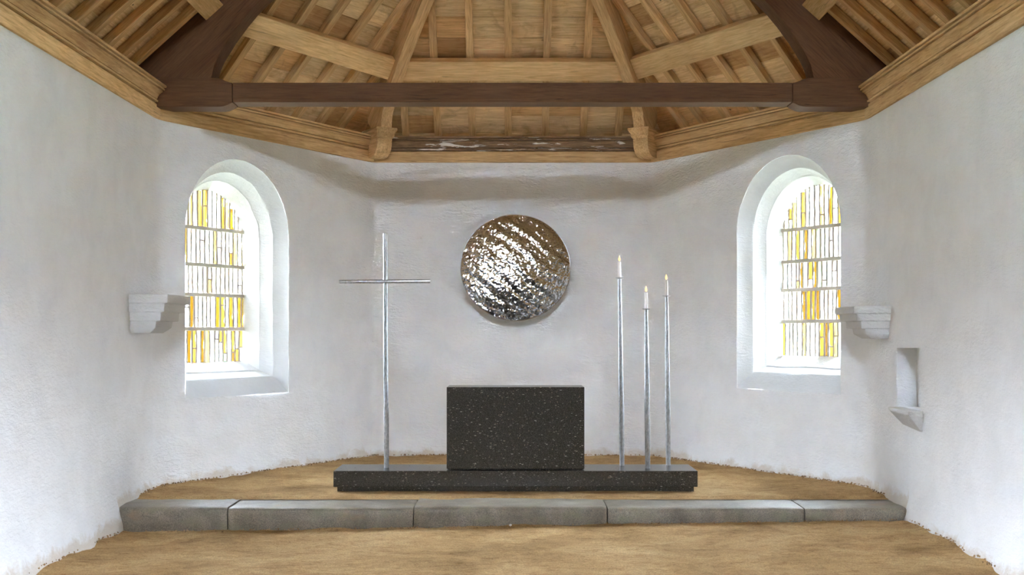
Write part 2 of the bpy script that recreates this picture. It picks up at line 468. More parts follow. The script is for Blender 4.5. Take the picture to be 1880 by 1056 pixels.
# crumbs of soil gathered along the foot of the walls
mb = MB()
def crumb(p, r):
    vs = []
    for q in ((1,0,0),(-1,0,0),(0,1,0),(0,-1,0),(0,0,1),(0,0,-1)):
        vs.append(V(p) + V(q)*r*R.uniform(.6, 1.2))
    mb.add(vs, [(0,2,4),(2,1,4),(1,3,4),(3,0,4),(2,0,5),(1,2,5),(3,1,5),(0,3,5)])
for k in range(1500):
    p, n, w, s = R.choice(PATH); g = abs(R.gauss(0, .05)) + .005
    q = p + n*g + V((n.y, -n.x))*R.uniform(-.02, .02)
    if q.y < 11.85: z = low_z(q.x, q.y) + .03
    elif q.y > 12.6: z = .025
    else: continue
    crumb((q.x, q.y, z), R.uniform(.004, .013))
for k in range(260):
    x = R.uniform(-3.8, 3.8); y = 11.86 - abs(R.gauss(0, .05))
    crumb((x, y, low_z(x, y) + .018), R.uniform(.004, .011))
tag(mb.build('soil_crumbs', CRUMB), 'loose crumbs of brown soil along the foot of the white walls', 'soil', kind='stuff')

# ------------------------------------------------------------------ windows
def ring_band(mb, f, r1, r2, uc, jit=.0):
    """quads between two outlines given as (w, r, zs, zb)"""
    a = arch_pts(r1[1], r1[2], r1[3], uc=uc); b = arch_pts(r2[1], r2[2], r2[3], uc=uc); n = len(a)
    def P(p, w):
        q = f(p[0], w, p[1])
        return q + V((1, 1, 1))*(jit*noise.noise(q*5)) + V((1, -.5, .6))*(jit*.5*noise.noise(q*17))
    vs = [P(p, r1[0]) for p in a] + [P(p, r2[0]) for p in b]
    mb.add(vs, [(i, (i+1) % n, n+(i+1) % n, n+i) for i in range(n)])
BARZ = {-1: [1.273, .829, .467, .053], 1: [1.293, .895, .54, .146]}
for side in (-1, 1):
    w = WIN[side]; dz = w['dz']; uc = w['uc']; f = diag_frame(1 if side == -1 else -1)
    gtop = (1.737, 1.80)[side > 0] + CAM; gbot = (-.345, -.27)[side > 0] + CAM; gr = .618; gzs = gtop - gr
    zs = ZS0 + dz; zb = ZB0 + dz
    rings = [(-.002, R0 + .003, zs, zb - .003), (.012, R0 - .004, zs, zb + .012), (.06, R0 - .030, zs - .008, zb + .075), (.11, R0 - .064, zs - .018, zb + .14), (.15, R0 - .098, zs - .028, zb + .185), (.165, .764, zs - .032, zb + .203),
             (.18, .760, zs - .034, zb + .210), (.31, .702, zs - .044, zb + .268), (.322, .690, zs - .046, zb + .285), (.345, .684, zs - .050, zb + .297), (.535, gr, gzs, gbot)]
    M = frame(f(uc, 0, zb), f(1, 0, 0) - f(0, 0, 0))
    mb = MB()
    for i in range(len(rings)-1): ring_band(mb, f, rings[i], rings[i+1], uc, .010)
    # outer face of the stone frame, towards the weather
    ring_band(mb, f, rings[-1], (.63, gr + .03, gzs, gbot - .03), uc)
    bm = None
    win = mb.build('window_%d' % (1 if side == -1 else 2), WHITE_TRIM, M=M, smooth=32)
    bm = bmesh.new(); bm.from_mesh(win.data); bmesh.ops.remove_doubles(bm, verts=bm.verts, dist=.0004); bmesh.ops.recalc_face_normals(bm, faces=bm.faces)
    bm.to_mesh(win.data); bm.free(); win.data.polygons.foreach_set('use_smooth', [True]*len(win.data.polygons)); win.data.set_sharp_from_angle(angle=math.radians(24))
    tag(win, ('round-arched stained glass window with white splayed surround in the left diagonal wall',
              'round-arched stained glass window with white splayed surround in the right diagonal wall')[side > 0], 'window', kind='structure')
    # glass strips set upright in mortar
    rg = random.Random(31 if side < 0 else 58)
    gl = MB(); mo = MB(); bw = .046
    zz = [gbot - .02] + [z + CAM for z in reversed(BARZ[side])] + [gtop + .02]
    def ztop(u):
        r = gr + .012
        return gzs + math.sqrt(max(0, r*r - u*u)) if abs(u) < r else gzs
    for k in range(5):
        z0 = zz[k] + (bw/2 if k else 0); z1 = zz[k+1] - (bw/2 if k < 4 else 0)
        u = -gr - .01
        while u < gr + .01:
            wd = rg.uniform(.060, .088); u2 = min(u + wd, gr + .012)
            g = rg.uniform(.022, .030)
            top = min(z1, max(min(ztop(u), ztop(u2)), gzs if z0 < gzs else 0) + .0)
            if top - z0 > .03 and u2 - u > .02:
                t = rg.random()
                if t < .58: c = rg.choice([(.70, .73, .77), (.55, .58, .62), (.66, .64, .58)])
                elif t < .87: c = rg.choice([(.046, .026, .002), (.060, .036, .005), (.036, .018, .001), (.10, .072, .02)])
                elif t < .95: c = rg.choice([(.20, .19, .20), (.10, .09, .095)])
                else: c = (.045, .06, .04)
                parts = [(z0, top)]
                if rg.random() < .28 and top - z0 > .22:
                    m_ = z0 + (top-z0)*rg.uniform(.25, .75); parts = [(z0, m_-.006), (m_+.006, top)]
                for (a_, b_) in parts:
                    if len(parts) > 1 and rg.random() < .5:
                        c = rg.choice([(.95, .97, 1.0), (.07, .04, .005), (.06, .055, .06)])
                    # slightly wavy strip
                    L_ = [u + g/2 + rg.uniform(-.004, .004) for _ in range(4)]; R_ = [u2 - g/2 + rg.uniform(-.004, .004) for _ in range(4)]
                    zk = [a_ + (b_-a_)*i/3 for i in range(4)]
                    for i in range(3):
                        fr = [f(uc+L_[i], .527, zk[i]), f(uc+R_[i], .527, zk[i]), f(uc+R_[i+1], .527, zk[i+1]), f(uc+L_[i+1], .527, zk[i+1])]
                        gl.add(fr, [(0, 1, 2, 3)], c)
                    if len(parts) > 1 and a_ == parts[1][0]:
                        mo.prism([(uc+u, a_-.014), (uc+u2, a_-.012), (uc+u2, a_+.004), (uc+u, a_+.002)], .518, .542, lambda p, q, kk: f(p, kk, q))
            # mortar line between strips
            um = u2; zt = min(z1, ztop(um))
            if zt > z0 and um < gr:
                hw = rg.uniform(.0125, .0175)
                pl = []; pr = []
                for i in range(7):
                    z = z0 + (zt-z0)*i/6; o = rg.uniform(-.004, .004); pl.append((uc+um-hw+o, z)); pr.append((uc+um+hw+o, z))
                mo.prism(pl + pr[::-1], .518, .542, lambda p, q, kk: f(p, kk, q))
            u = u2
    gl.build('stained_glass', GLASS, win, M=M, recalc=False)
    tag(mo.build('mortar_lines', MORTAR, win, M=M))
    for z in BARZ[side]:
        mb = MB(); z += CAM
        hw = min(gr, math.sqrt(max(.01, (gr+.01)**2 - max(0, z-gzs)**2)))
        mb.box((uc-hw, .50, z-bw/2), (uc+hw, .55, z+bw/2), None)
        mb.v = [f(p.x, p.y, p.z) for p in mb.v]
        mb.build('cross_bar', MORTAR, win, M=M, bevel=.008)

# ------------------------------------------------------------------ roof
ZE, SL = 2.97 + CAM, 1.0          # rafter underside at the wall face, slope (apse)
ZS_, SS = 2.99 + CAM, .90         # nave sides
RD = .115                         # rafter depth (vertical)
APO = YB - YA
def plane_frame(k):
    """-> fn(a along the eave, t horizontal inset, dz above rafter underside), eave length"""
    if k == 'back': return (lambda a, t, h: V((-BX + a, YB - t, ZE + SL*t + h))), 2*BX
    if k == 'dl':
        m = V((E_L.y, -E_L.x))
        def f(a, t, h): p = A + E_L*a + m*t; return V((p.x, p.y, ZE + SL*t + h))
        return f, LEN
    if k == 'dr':
        g, l = plane_frame('dl'); return (lambda a, t, h: V((-g(a, t, h).x, g(a, t, h).y, g(a, t, h).z))), l
    if k == 'sl': return (lambda a, t, h: V((-WX + t, YA - a, ZS_ + SS*t + h))), YA - YW
    if k == 'sr': return (lambda a, t, h: V((WX - t, YA - a, ZS_ + SS*t + h))), YA - YW
def tone(rg):
    t = rg.random(); k = rg.uniform(.88, 1.14)
    if t < .12: return (.68*k, .54*k, .42*k)
    if t < .26: return (.92*k, .76*k, .60*k)
    if t < .45: return (1.06*k, 1.02*k, .98*k)
    return (k, k*.97, k*.92)
def boards(k, name, joints, amin=None, amax=None):
    f, ln = plane_frame(k); rg = random.Random(sum(map(ord, k)) + 5)
    apse = k in ('back', 'dl', 'dr'); tmax = APO if apse else WX
    mb = MB(); pw = .222; g = .009; t = -.74
    while t < tmax:
        t2 = min(t + pw*rg.uniform(.93, 1.07), tmax)
        if apse:
            q = max(0, t)/APO; a0, a1 = ln*q/2 - .15, ln*(1 - q/2) + .15
            if t < 0: a0, a1 = -.45, ln + .45
            if t < -.45: a0, a1 = -.7, ln + .7
        else: a0, a1 = (-.02, ln)
        js = [a0] + [j for j in joints if a0 + .1 < j < a1 - .1 and rg.random() < .55] + [a1]
        for i in range(len(js)-1):
            h = RD + .004 + rg.uniform(0, .008)
            p = [f(js[i]+.001, t+g, h), f(js[i+1]-.001, t+g, h), f(js[i+1]-.001, t2, h), f(js[i]+.001, t2, h)]
            q = [x + V((0, 0, .03)) for x in p]
            mb.add(p + q, [(0,3,2,1),(4,5,6,7),(0,1,5,4),(1,2,6,5),(2,3,7,6),(3,0,4,7)], tone(rg))
        t = t2
    x = f(1, 0, 0) - f(0, 0, 0); up = (f(0, 1, 0) - f(0, 0, 0)).normalized(); nrm = x.cross(up)
    o = mb.build(name, BOARD, M=frame(f(ln/2, 0, RD), x, nrm if nrm.z > 0 else -nrm)); tag(o, kind='structure')
    # dark lining above the boards
    m2 = MB()
    if apse: pts = [f(-.8, -.8, RD+.06), f(ln+.8, -.8, RD+.06), f(ln/2+.2, APO, RD+.06), f(ln/2-.2, APO, RD+.06)]
    else: pts = [f(-.03, -.8, RD+.06), f(ln, -.8, RD+.06), f(ln, WX, RD+.06), f(-.03, WX, RD+.06)]
    m2.add(pts + [p + V((0, 0, .05)) for p in pts], [(0,1,2,3),(7,6,5,4),(0,4,5,1),(1,5,6,2),(2,6,7,3),(3,7,4,0)])
    m2.build('roof_lining', FELT, o)
def rafter(k, a, t0, t1, w, label, group, skew=0):
    f, ln = plane_frame(k); mb = MB()
    b0 = [f(a-w/2, t0, 0), f(a+w/2, t0, 0), f(a+w/2, t0, RD), f(a-w/2, t0, RD)]
    b1 = [f(a+skew-w/2, t1, 0), f(a+skew+w/2, t1, 0), f(a+skew+w/2, t1, RD), f(a+skew-w/2, t1, RD)]
    mb.add(b0 + b1, [(3,2,1,0),(4,5,6,7),(0,1,5,4),(1,2,6,5),(2,3,7,6),(3,0,4,7)])
    d = b1[0] - b0[0]; x = f(1, 0, 0) - f(0, 0, 0)
    o = mb.build('rafter', OAK, M=frame((b0[0]+b0[1])/2, d, d.cross(x) if d.cross(x).z > 0 else -d.cross(x)), bevel=.004, seg=1)
    tag(o, label, 'rafter', group)
ORD = ['first', 'second', 'third', 'fourth', 'fifth', 'sixth', 'seventh', 'eighth', 'ninth', 'tenth', 'eleventh', 'twelfth']
bxs = [-1.494, -1.044, -.564, -.06, .456, .99, 1.479]
for i, x in enumerate(bxs):
    te = min(3.0, (1 - (abs(x)+.10)/BX)*APO)
    rafter('back', x + BX, -.35, te, .098, 'pale oak rafter over the back wall, %s from the left hip beam' % ORD[i], 'rafters of the back roof slope')
us = [.55, 1.04, 1.55, 2.04, 2.55, 3.02, 3.45]
for k, nm in (('dl', 'left'), ('dr', 'right')):
    for i, u in enumerate(us):
        u2 = u + (R.uniform(-.04, .04) if k == 'dr' else 0)
        te = (min(u2, LEN-u2) - .09)*1.70
        rafter(k, u2, -.35, te, .098, 'oak rafter above the %s window slope, %s counted from the big curved brace' % (nm, ORD[i]), 'rafters of the %s diagonal roof slope' % nm)
ys = [12.98, 12.55, 12.12, 11.66, 11.2, 10.73, 10.26, 9.8, 9.33, 8.86]
for k, nm in (('sl', 'left'), ('sr', 'right')):
    for i, y in enumerate(ys):
        y2 = y + (R.uniform(-.03, .03) if k == 'sr' else 0)
        rafter(k, YA - y2, -.35, 3.8, .10, 'oak rafter of the %s side slope, %s in front of the tie beam' % (nm, ORD[i]), 'rafters of the %s side roof slope' % nm)
boards('back', 'ceiling', [x + BX for x in bxs])
boards('dl', 'ceiling.001', us); boards('dr', 'ceiling.002', us)
boards('sl', 'ceiling.003', [YA-y for y in ys]); boards('sr', 'ceiling.004', [YA-y for y in ys])
# boarding that closes the small step between the nave roof and the apse roof, above the truss
mb = MB()
mb.prism([(-WX, ZE+.1), (0, ZE+.1+APO*SL-.05), (WX, ZE+.1), (WX, ZS_+.25), (0, ZS_+.25+WX*SS), (-WX, ZS_+.25)], YA+.12, YA+.16, lambda x, z, k: V((x, k, z)))
tag(mb.build('ceiling.005', BOARD), kind='structure')

# purlins
def purlin(k, a0, a1, lo, hi, p, label):
    f, ln = plane_frame(k); z0 = ZE if k in ('back', 'dl', 'dr') else ZS_; s = SL if k in ('back', 'dl', 'dr') else SS
    (t0, h0), (t1, h1) = lo, hi
    d = V((t1-t0, h1-h0)).normalized(); n = V((-d.y, d.x))*p
    pr = [(t0, h0), (t1, h1), (t1+n.x, h1+n.y), (t0+n.x, h0+n.y)]
    mb = MB()
    mb.prism(pr, a0, a1, lambda t, h, kk: f(kk, t, 0) + V((0, 0, h + CAM - (z0 + s*t))))
    x = f(1, 0, 0) - f(0, 0, 0)
    c = f((a0+a1)/2, t0, 0)
    tag(mb.build('roof_purlin', OAK_PURLIN, M=frame(c, x), bevel=.008), label, 'roof beam', 'purlins under the rafters')
purlin('back', BX-1.6, BX+1.6, (.545, 3.375), (.755, 3.585), .10, 'horizontal oak purlin across the back slope, just above the tie beam')
purlin('dl', .37, 3.53, (.545, 3.375), (.76, 3.59), .10, 'slanting oak purlin over the left window, between curved brace and hip beam')
purlin('dr', .37, 3.53, (.545, 3.375), (.76, 3.59), .10, 'slanting oak purlin over the right window, between curved brace and hip beam')
purlin('sl', .14, 5.5, (.57, 3.42), (.76, 3.59), .085, 'oak purlin end butting the left curved brace at the top edge of the roof')
purlin('sr', .14, 5.5, (.57, 3.42), (.76, 3.59), .085, 'oak purlin end butting the right curved brace at the top edge of the roof')

# truss blades standing on the tie beam
sof = [(3.293, 2.792), (3.275, 2.87), (3.259, 2.935), (3.215, 3.03), (3.167, 3.108), (3.086, 3.239), (2.954, 3.42), (2.843, 3.554), (2.751, 3.644), (2.45, 3.92), (2.0, 4.28), (1.4, 4.70), (.7, 5.10), (.004, 5.40)]
top = [(.004, 2.99+RD+WX*SS), (4.27, 2.99+RD-.33), (4.27, 2.70), (3.97, 2.70), (3.97, 2.792)]
for sx, nm in ((-1, 'left'), (1, 'right')):
    mb = MB(); mb.prism([(x*sx, z+CAM) for x, z in sof + top], 13.2, 13.5, lambda x, z, k: V((x, k, z)))
    M = frame((3.5*sx, 13.35, 2.8+CAM), (-sx*.72, 0, .69))
    tag(mb.build('truss_brace', OAK_DARK, M=M, bevel=.006), 'big dark curved brace rising from the %s end of the tie beam' % nm, 'roof beam', 'curved braces of the roof truss')

# hip beams over the back corners, each on its moulded bracket
hs = [(.30, 2.78), (.45, 2.78), (.46, 2.86), (.50, 2.985), (.60, 3.12), (.782, 3.323), (1.0, 3.545), (1.208, 3.741), (1.45, 3.955), (1.74, 4.19), (2.3, 4.58), (3.1, 5.0), (3.86, 5.28)]
ht = [(3.86, 2.97+RD+SL*APO), (0.0, 2.97+RD), (.0, 2.9), (.15, 2.78)]
hd = V((BX, -(YB-YA))).normalized(); hn = V((hd.y, -hd.x))
def hipf(sx):
    def f(s, z, k):
        p = B + hd*s + hn*k; return V((p.x*(-sx), p.y, z + CAM))
    return f
for sx, nm in ((-1, 'left'), (1, 'right')):
    f = hipf(sx)
    mb = MB(); mb.prism(hs + ht, -.08, .08, f)
    M = frame(f(.5, 2.8, 0), f(1, 1.0, 0) - f(0, 0.15, 0))
    tag(mb.build('hip_beam', OAK, M=M, bevel=.006), 'arched oak hip beam rising from the %s moulded bracket' % nm, 'roof beam', 'hip beams of the apse roof')
    M = frame(f(.3, 2.40, 0), f(1, 0, 0) - f(0, 0, 0))
    root = mk_empty('moulded_bracket', M)
    tag(root, 'small carved oak bracket at the %s corner of the back cornice, under a hip beam' % nm, 'bracket', 'carved brackets under the hip beams')
    mb = MB(); mb.prism([(-.02, 2.40), (.20, 2.40), (.27, 2.415), (.33, 2.45), (.375, 2.505), (.395, 2.57), (.40, 2.64), (-.02, 2.64)], -.108, .108, f)
    mb.build('bracket_body', OAK, root, M=M, bevel=.004)
    mb = MB()
    cr = [(2.64, .0), (2.655, .018), (2.675, .03), (2.695, .034), (2.697, .02), (2.705, .03), (2.72, .05), (2.745, .066), (2.75, .075), (2.78, .075)]
    for i in range(len(cr)-1):
        (z0, o0), (z1, o1) = cr[i], cr[i+1]
        mb.add([f(-.02, z0, -.108-o0*.6), f(.40+o0, z0, -.108-o0*.6), f(.40+o0, z0, .108+o0*.6), f(-.02, z0, .108+o0*.6),
                f(-.02, z1, -.108-o1*.6), f(.40+o1, z1, -.108-o1*.6), f(.40+o1, z1, .108+o1*.6), f(-.02, z1, .108+o1*.6)],
               [(0,1,5,4),(1,2,6,5),(2,3,7,6),(3,0,4,7)] + ([(3,2,1,0)] if i == 0 else []) + ([(4,5,6,7)] if i == len(cr)-2 else []))
    mb.build('bracket_crown', OAK, root, M=M)

# tie beam
root = mk_empty('tie_beam', frame((0, 13.36, 2.53+CAM), (1, 0, 0)))
tag(root, 'dark horizontal tie beam spanning the apse from side wall to side wall', 'roof beam')
def sect(mb, secs):
    vs = []; fs = []; n = 6
    for x, zt, zb, ch in secs:
        vs += [V((x, 13.2, zt+CAM)), V((x, 13.2, zb+ch+CAM)), V((x, 13.2+ch*.55, zb+CAM)), V((x, 13.515-ch*.55, zb+CAM)), V((x, 13.515, zb+ch+CAM)), V((x, 13.515, zt+CAM))]
    for i in range(len(secs)-1):
        for k in range(n): fs.append((i*n+k, i*n+(k+1) % n, (i+1)*n+(k+1) % n, (i+1)*n+k))
    fs.append(tuple(range(n))[::-1]); fs.append(tuple(range((len(secs)-1)*n, len(secs)*n))); mb.add(vs, fs)
mb = MB(); sect(mb, [(-3.058, 2.739, 2.53, .036), (3.058, 2.739, 2.53, .036)])
mb.build('beam_span', OAK_DARK, root, M=frame((0, 13.36, 2.6+CAM), (1, 0, 0)), bevel=.003, seg=1)
for sx in (-1, 1):
    mb = MB(); ss = [(3.066, 2.739, 2.527, .036), (3.09, 2.742, 2.516, .036), (3.13, 2.756, 2.494, .022), (3.17, 2.775, 2.481, .010), (3.21, 2.788, 2.477, .003), (3.26, 2.793, 2.477, .003), (3.95, 2.793, 2.477, .003)]
    sect(mb, [(x*sx, a, b, c) for x, a, b, c in ss])
    mb.build('end_block', OAK_DARK, root, M=frame((3.5*sx, 13.36, 2.6+CAM), (1, 0, 0)), bevel=.003, seg=1, smooth=30)

# cornice: flat board below, moulding above
def offs(i, t):
    """plan corner i moved inward by t"""
    if i in (0, 5): return PLAN2[i] + V(((t if i == 0 else -t), 0))
    d0 = (PLAN2[i]-PLAN2[i-1]).normalized(); d1 = (PLAN2[i+1]-PLAN2[i]).normalized()
    n0 = V((d0.y, -d0.x)); n1 = V((d1.y, -d1.x)); b = (n0+n1).normalized(); return PLAN2[i] + b*(t/b.dot(n0))
PLAN2 = [V((-WX, YW)), A, B, B2, A2, V((WX, YW))]
fas = [(-.06, 2.36), (.026, 2.36), (.030, 2.364), (.032, 2.503), (.028, 2.510), (-.06, 2.510)]
mou = [(-.06, 2.512), (.010, 2.512), (.010, 2.524), (.046, 2.526), (.048, 2.546), (.044, 2.549), (.012, 2.550), (.012, 2.560), (.036, 2.562), (.042, 2.580), (.056, 2.603), (.078, 2.624), (.100, 2.636),
       (.104, 2.641), (.068, 2.642), (.068, 2.651), (.120, 2.653), (.122, 2.669), (.088, 2.670), (.088, 2.679), (.138, 2.681), (.140, 2.703), (-.06, 2.703)]
names = ['left side wall', 'left diagonal wall', 'back wall', 'right diagonal wall', 'right side wall']
for i in range(5):
    d = PLAN2[i+1] - PLAN2[i]
    M = frame(((PLAN2[i].x+PLAN2[i+1].x)/2, (PLAN2[i].y+PLAN2[i+1].y)/2, 2.36+CAM), (d.x, d.y, 0))
    def sweep(prof):
        mb = MB(); n = len(prof)
        k0 = 0.0015
        vs = []
        for j in (i, i+1):
            for t, z in prof:
                p = offs(j, t); vs.append(V((p.x, p.y, z + CAM)))
        fs = [(a, (a+1) % n, n+(a+1) % n, n+a) for a in range(n)] + [tuple(range(n))[::-1], tuple(range(n, 2*n))]
        mb.add(vs, fs); return mb
    o = sweep(fas).build('trim_%d' % (i+1), OAK, M=M); tag(o, 'oak cornice along the top of the %s' % names[i], 'cornice', kind='structure')
    m = sweep(mou).build('moulding', WEATH if i == 2 else OAK, o, M=M, smooth=25)
    if i == 2: m['label'] = 'weathered dark moulding with flakes of white paint'

# ------------------------------------------------------------------ corbels, niche bracket
def corbel(side, y0, y1, ztop, zbot, proj, label):
    M = frame((side*WX, (y0+y1)/2, zbot), (1, 0, 0)); mb = MB()
    h = ztop - zbot
    # tiers from the top: (top fraction, bottom fraction, inset front, inset ends)
    prof = [(0, 0), (.22, .0), (.235, .05), (.45, .055), (.465, .12), (.68, .125), (.695, .19), (.86, .20), (.92, .235), (1.0, .29)]
    vs = []; fs = []; n = 4
    for fr, ins in prof:
        z = ztop - h*fr; x1 = side*(WX - proj + ins*.72); x0 = side*(WX + .06); e = ins*.32
        for q in ((x0, y0+e), (x1, y0+e), (x1, y1-ins*1.05), (x0, y1-ins*1.05)):
            p = V((q[0], q[1], z)); vs.append(p + V((1, 1, .4))*.006*noise.noise(p*7))
    for i in range(len(prof)-1):
        for k in range(4): fs.append((i*4+k, i*4+(k+1) % 4, (i+1)*4+(k+1) % 4, (i+1)*4+k))
    fs.append((3, 2, 1, 0)); fs.append(tuple(range(len(vs)-4, len(vs)))); mb.add(vs, fs)
    tag(mb.build('stone_corbel', WHITE_CORBEL, M=M, bevel=.006), label, 'corbel', 'stepped stone corbels on the side walls')
corbel(-1, 12.31, 13.17, .40+CAM, -.0+CAM, .405, 'whitewashed stepped stone corbel on the left wall, overlapping the left window')
corbel(1, 12.49, 13.22, .28+CAM, -.056+CAM, .393, 'whitewashed stepped stone corbel on the right wall, above the small niche')
mb = MB()
yy = [11.56, 11.62, 12.12, 12.24]
pr = [[(.03, 0), (-.13, .0), (-.135, -.035), (-.07, -.12), (-.01, -.20), (.03, -.20)], [(.03, 0), (-.135, .0), (-.14, -.04), (-.075, -.13), (-.01, -.20), (.03, -.2)],
      [(.03, 0.0), (-.13, .0), (-.135, -.03), (-.07, -.10), (-.0, -.17), (.03, -.17)], [(.03, 0), (-.11, .0), (-.115, -.02), (-.04, -.07), (.0, -.12), (.03, -.12)]]
vs = []; fs = []
for y, p in zip(yy, pr):
    for dx, dz in p: vs.append(V((WX + dx, y, nz0 + .004 + dz)))
for i in range(3):
    for k in range(6): fs.append((i*6+k, i*6+(k+1) % 6, (i+1)*6+(k+1) % 6, (i+1)*6+k))
fs.append(tuple(range(6))[::-1]); fs.append(tuple(range(18, 24))); mb.add(vs, fs)
tag(mb.build('niche_ledge', WHITE_CORBEL, M=frame((WX, 11.9, nz0), (1, 0, 0)), bevel=.006), 'rough whitewashed stone ledge jutting from the right wall below the niche', 'ledge')

# ------------------------------------------------------------------ step
jx = [-3.93, -2.81, -.977, .934, 2.877, 3.93]
where = ['leftmost, against the left wall', 'second from the left wall', 'middle one, in front of the altar', 'second from the right wall', 'rightmost, against the right wall']
for i in range(5):
    x0, x1 = jx[i]+.006, jx[i+1]-.005; mb = MB()
    nx = int((x1-x0)/.05); rows = []
    rg = random.Random(i)
    dzz = rg.uniform(-.006, .006); dyy = rg.uniform(-.015, .015)
    prof = [(12.54, -.42), (12.54, -.036), (12.52, -.019), (12.42, -.016), (12.3, -.016), (12.18, -.017), (12.06, -.018), (11.96, -.019), (11.925, -.021), (11.90, -.03), (11.885, -.05), (11.88, -.09), (11.88, -.14), (11.882, -.20), (11.885, -.28), (11.885, -.42)]
    vs = []
    for k in range(nx+1):
        x = x0 + (x1-x0)*k/nx
        ed = min(x-x0, x1-x)
        for y, z in prof:
            p = V((x, y, z)); dn = .010*noise.noise(p*2.1 + V((i*9, 0, 0))) + .006*noise.noise(p*9)
            chip = .012*max(0, 1-ed/.03) if y < 12.5 else 0
            vs.append(V((x, y + dyy + (dn + chip if y < 12.2 else 0), z + dzz + (dn*.6 - chip*.5 if z > -.1 else 0))))
    n = len(prof); fs = []
    for k in range(nx):
        for j in range(n-1): fs.append((k*n+j, k*n+j+1, (k+1)*n+j+1, (k+1)*n+j))
        fs.append((k*n+n-1, k*n, (k+1)*n, (k+1)*n+n-1))
    fs.append(tuple(range(n))[::-1]); fs.append(tuple(range(nx*n, (nx+1)*n))); mb.add(vs, fs)
    tag(mb.build('step_stone', GRANITE, M=frame(((x0+x1)/2, 12.2, -.3), (1, 0, 0)), smooth=50), 'worn grey granite block of the altar step, ' + where[i], 'step', 'granite blocks of the altar step')

# ------------------------------------------------------------------ altar, plinth
PZ0, PZ1 = .0, .222
M = frame((.03, 13.28, 0), (1, 0, 0))
root = mk_empty('altar_plinth', M); tag(root, 'long low dark stone plinth carrying the altar, cross and candle stands', 'plinth')
mb = MB(); mb.box((-1.922, 12.95, .050), (1.986, 13.62, PZ1)); mb.build('slab', BASALT, root, M=M, bevel=.006)
mb = MB(); mb.box((-1.885, 12.985, -.03), (1.95, 13.585, .050)); mb.build('recessed_foot', BASALT, root, M=M, bevel=.004)
M = frame((.032, 13.3, PZ1), (1, 0, 0))
root = mk_empty('altar', M); tag(root, 'dark speckled basalt altar block standing on the middle of the plinth', 'altar')
mb = MB(); mb.box((-.7125, 13.055, PZ1+.010), (.777, 13.56, 1.117)); mb.build('altar_block', BASALT, root, M=M, bevel=.005)
mb = MB(); mb.box((-.69, 13.075, PZ1), (.755, 13.54, PZ1+.010)); mb.build('altar_base_joint', BASALT, root, M=M)

# ------------------------------------------------------------------ cross
def pole(mb, base, top, radii, n=20, wob=.0, seed=0):
    rings = []; b = V(base); t = V(top); m = 60
    for i in range(m+1):
        k = i/m; r = radii(k)
        c = b.lerp(t, k) + V((wob*noise.noise(V((k*3, seed, 0))), wob*noise.noise(V((k*3, seed, 9))), 0))
        rings.append((c, r*(1 + .02*noise.noise(V((k*14, seed, 4))))))
    mb.tube(rings, n)
def px(x, y, d): return V(((x-941)*d/2217, d, CAM + (612-y)*d/2217))
root = mk_empty('altar_cross', frame(px(709.5, 859, 13.27), (1, 0, 0)))
tag(root, 'tall slender galvanised steel cross standing on the left end of the plinth', 'cross')
mb = MB(); b0 = px(709.5, 859, 13.27); b0.z = PZ1; t0 = px(707, 428, 13.27)
pole(mb, b0, t0, lambda k: .0275 - .0035*k, wob=.004, seed=1); mb.build('upright', GALV, root, smooth=40, M=frame(b0, (1, 0, 0)))
mb = MB(); pole(mb, px(623, 517.5, 13.262), px(790, 516.5, 13.262), lambda k: .021, wob=.002, seed=2)
mb.build('crossbar', GALV, root, smooth=40, M=frame(px(707, 517, 13.262), (1, 0, 0)))

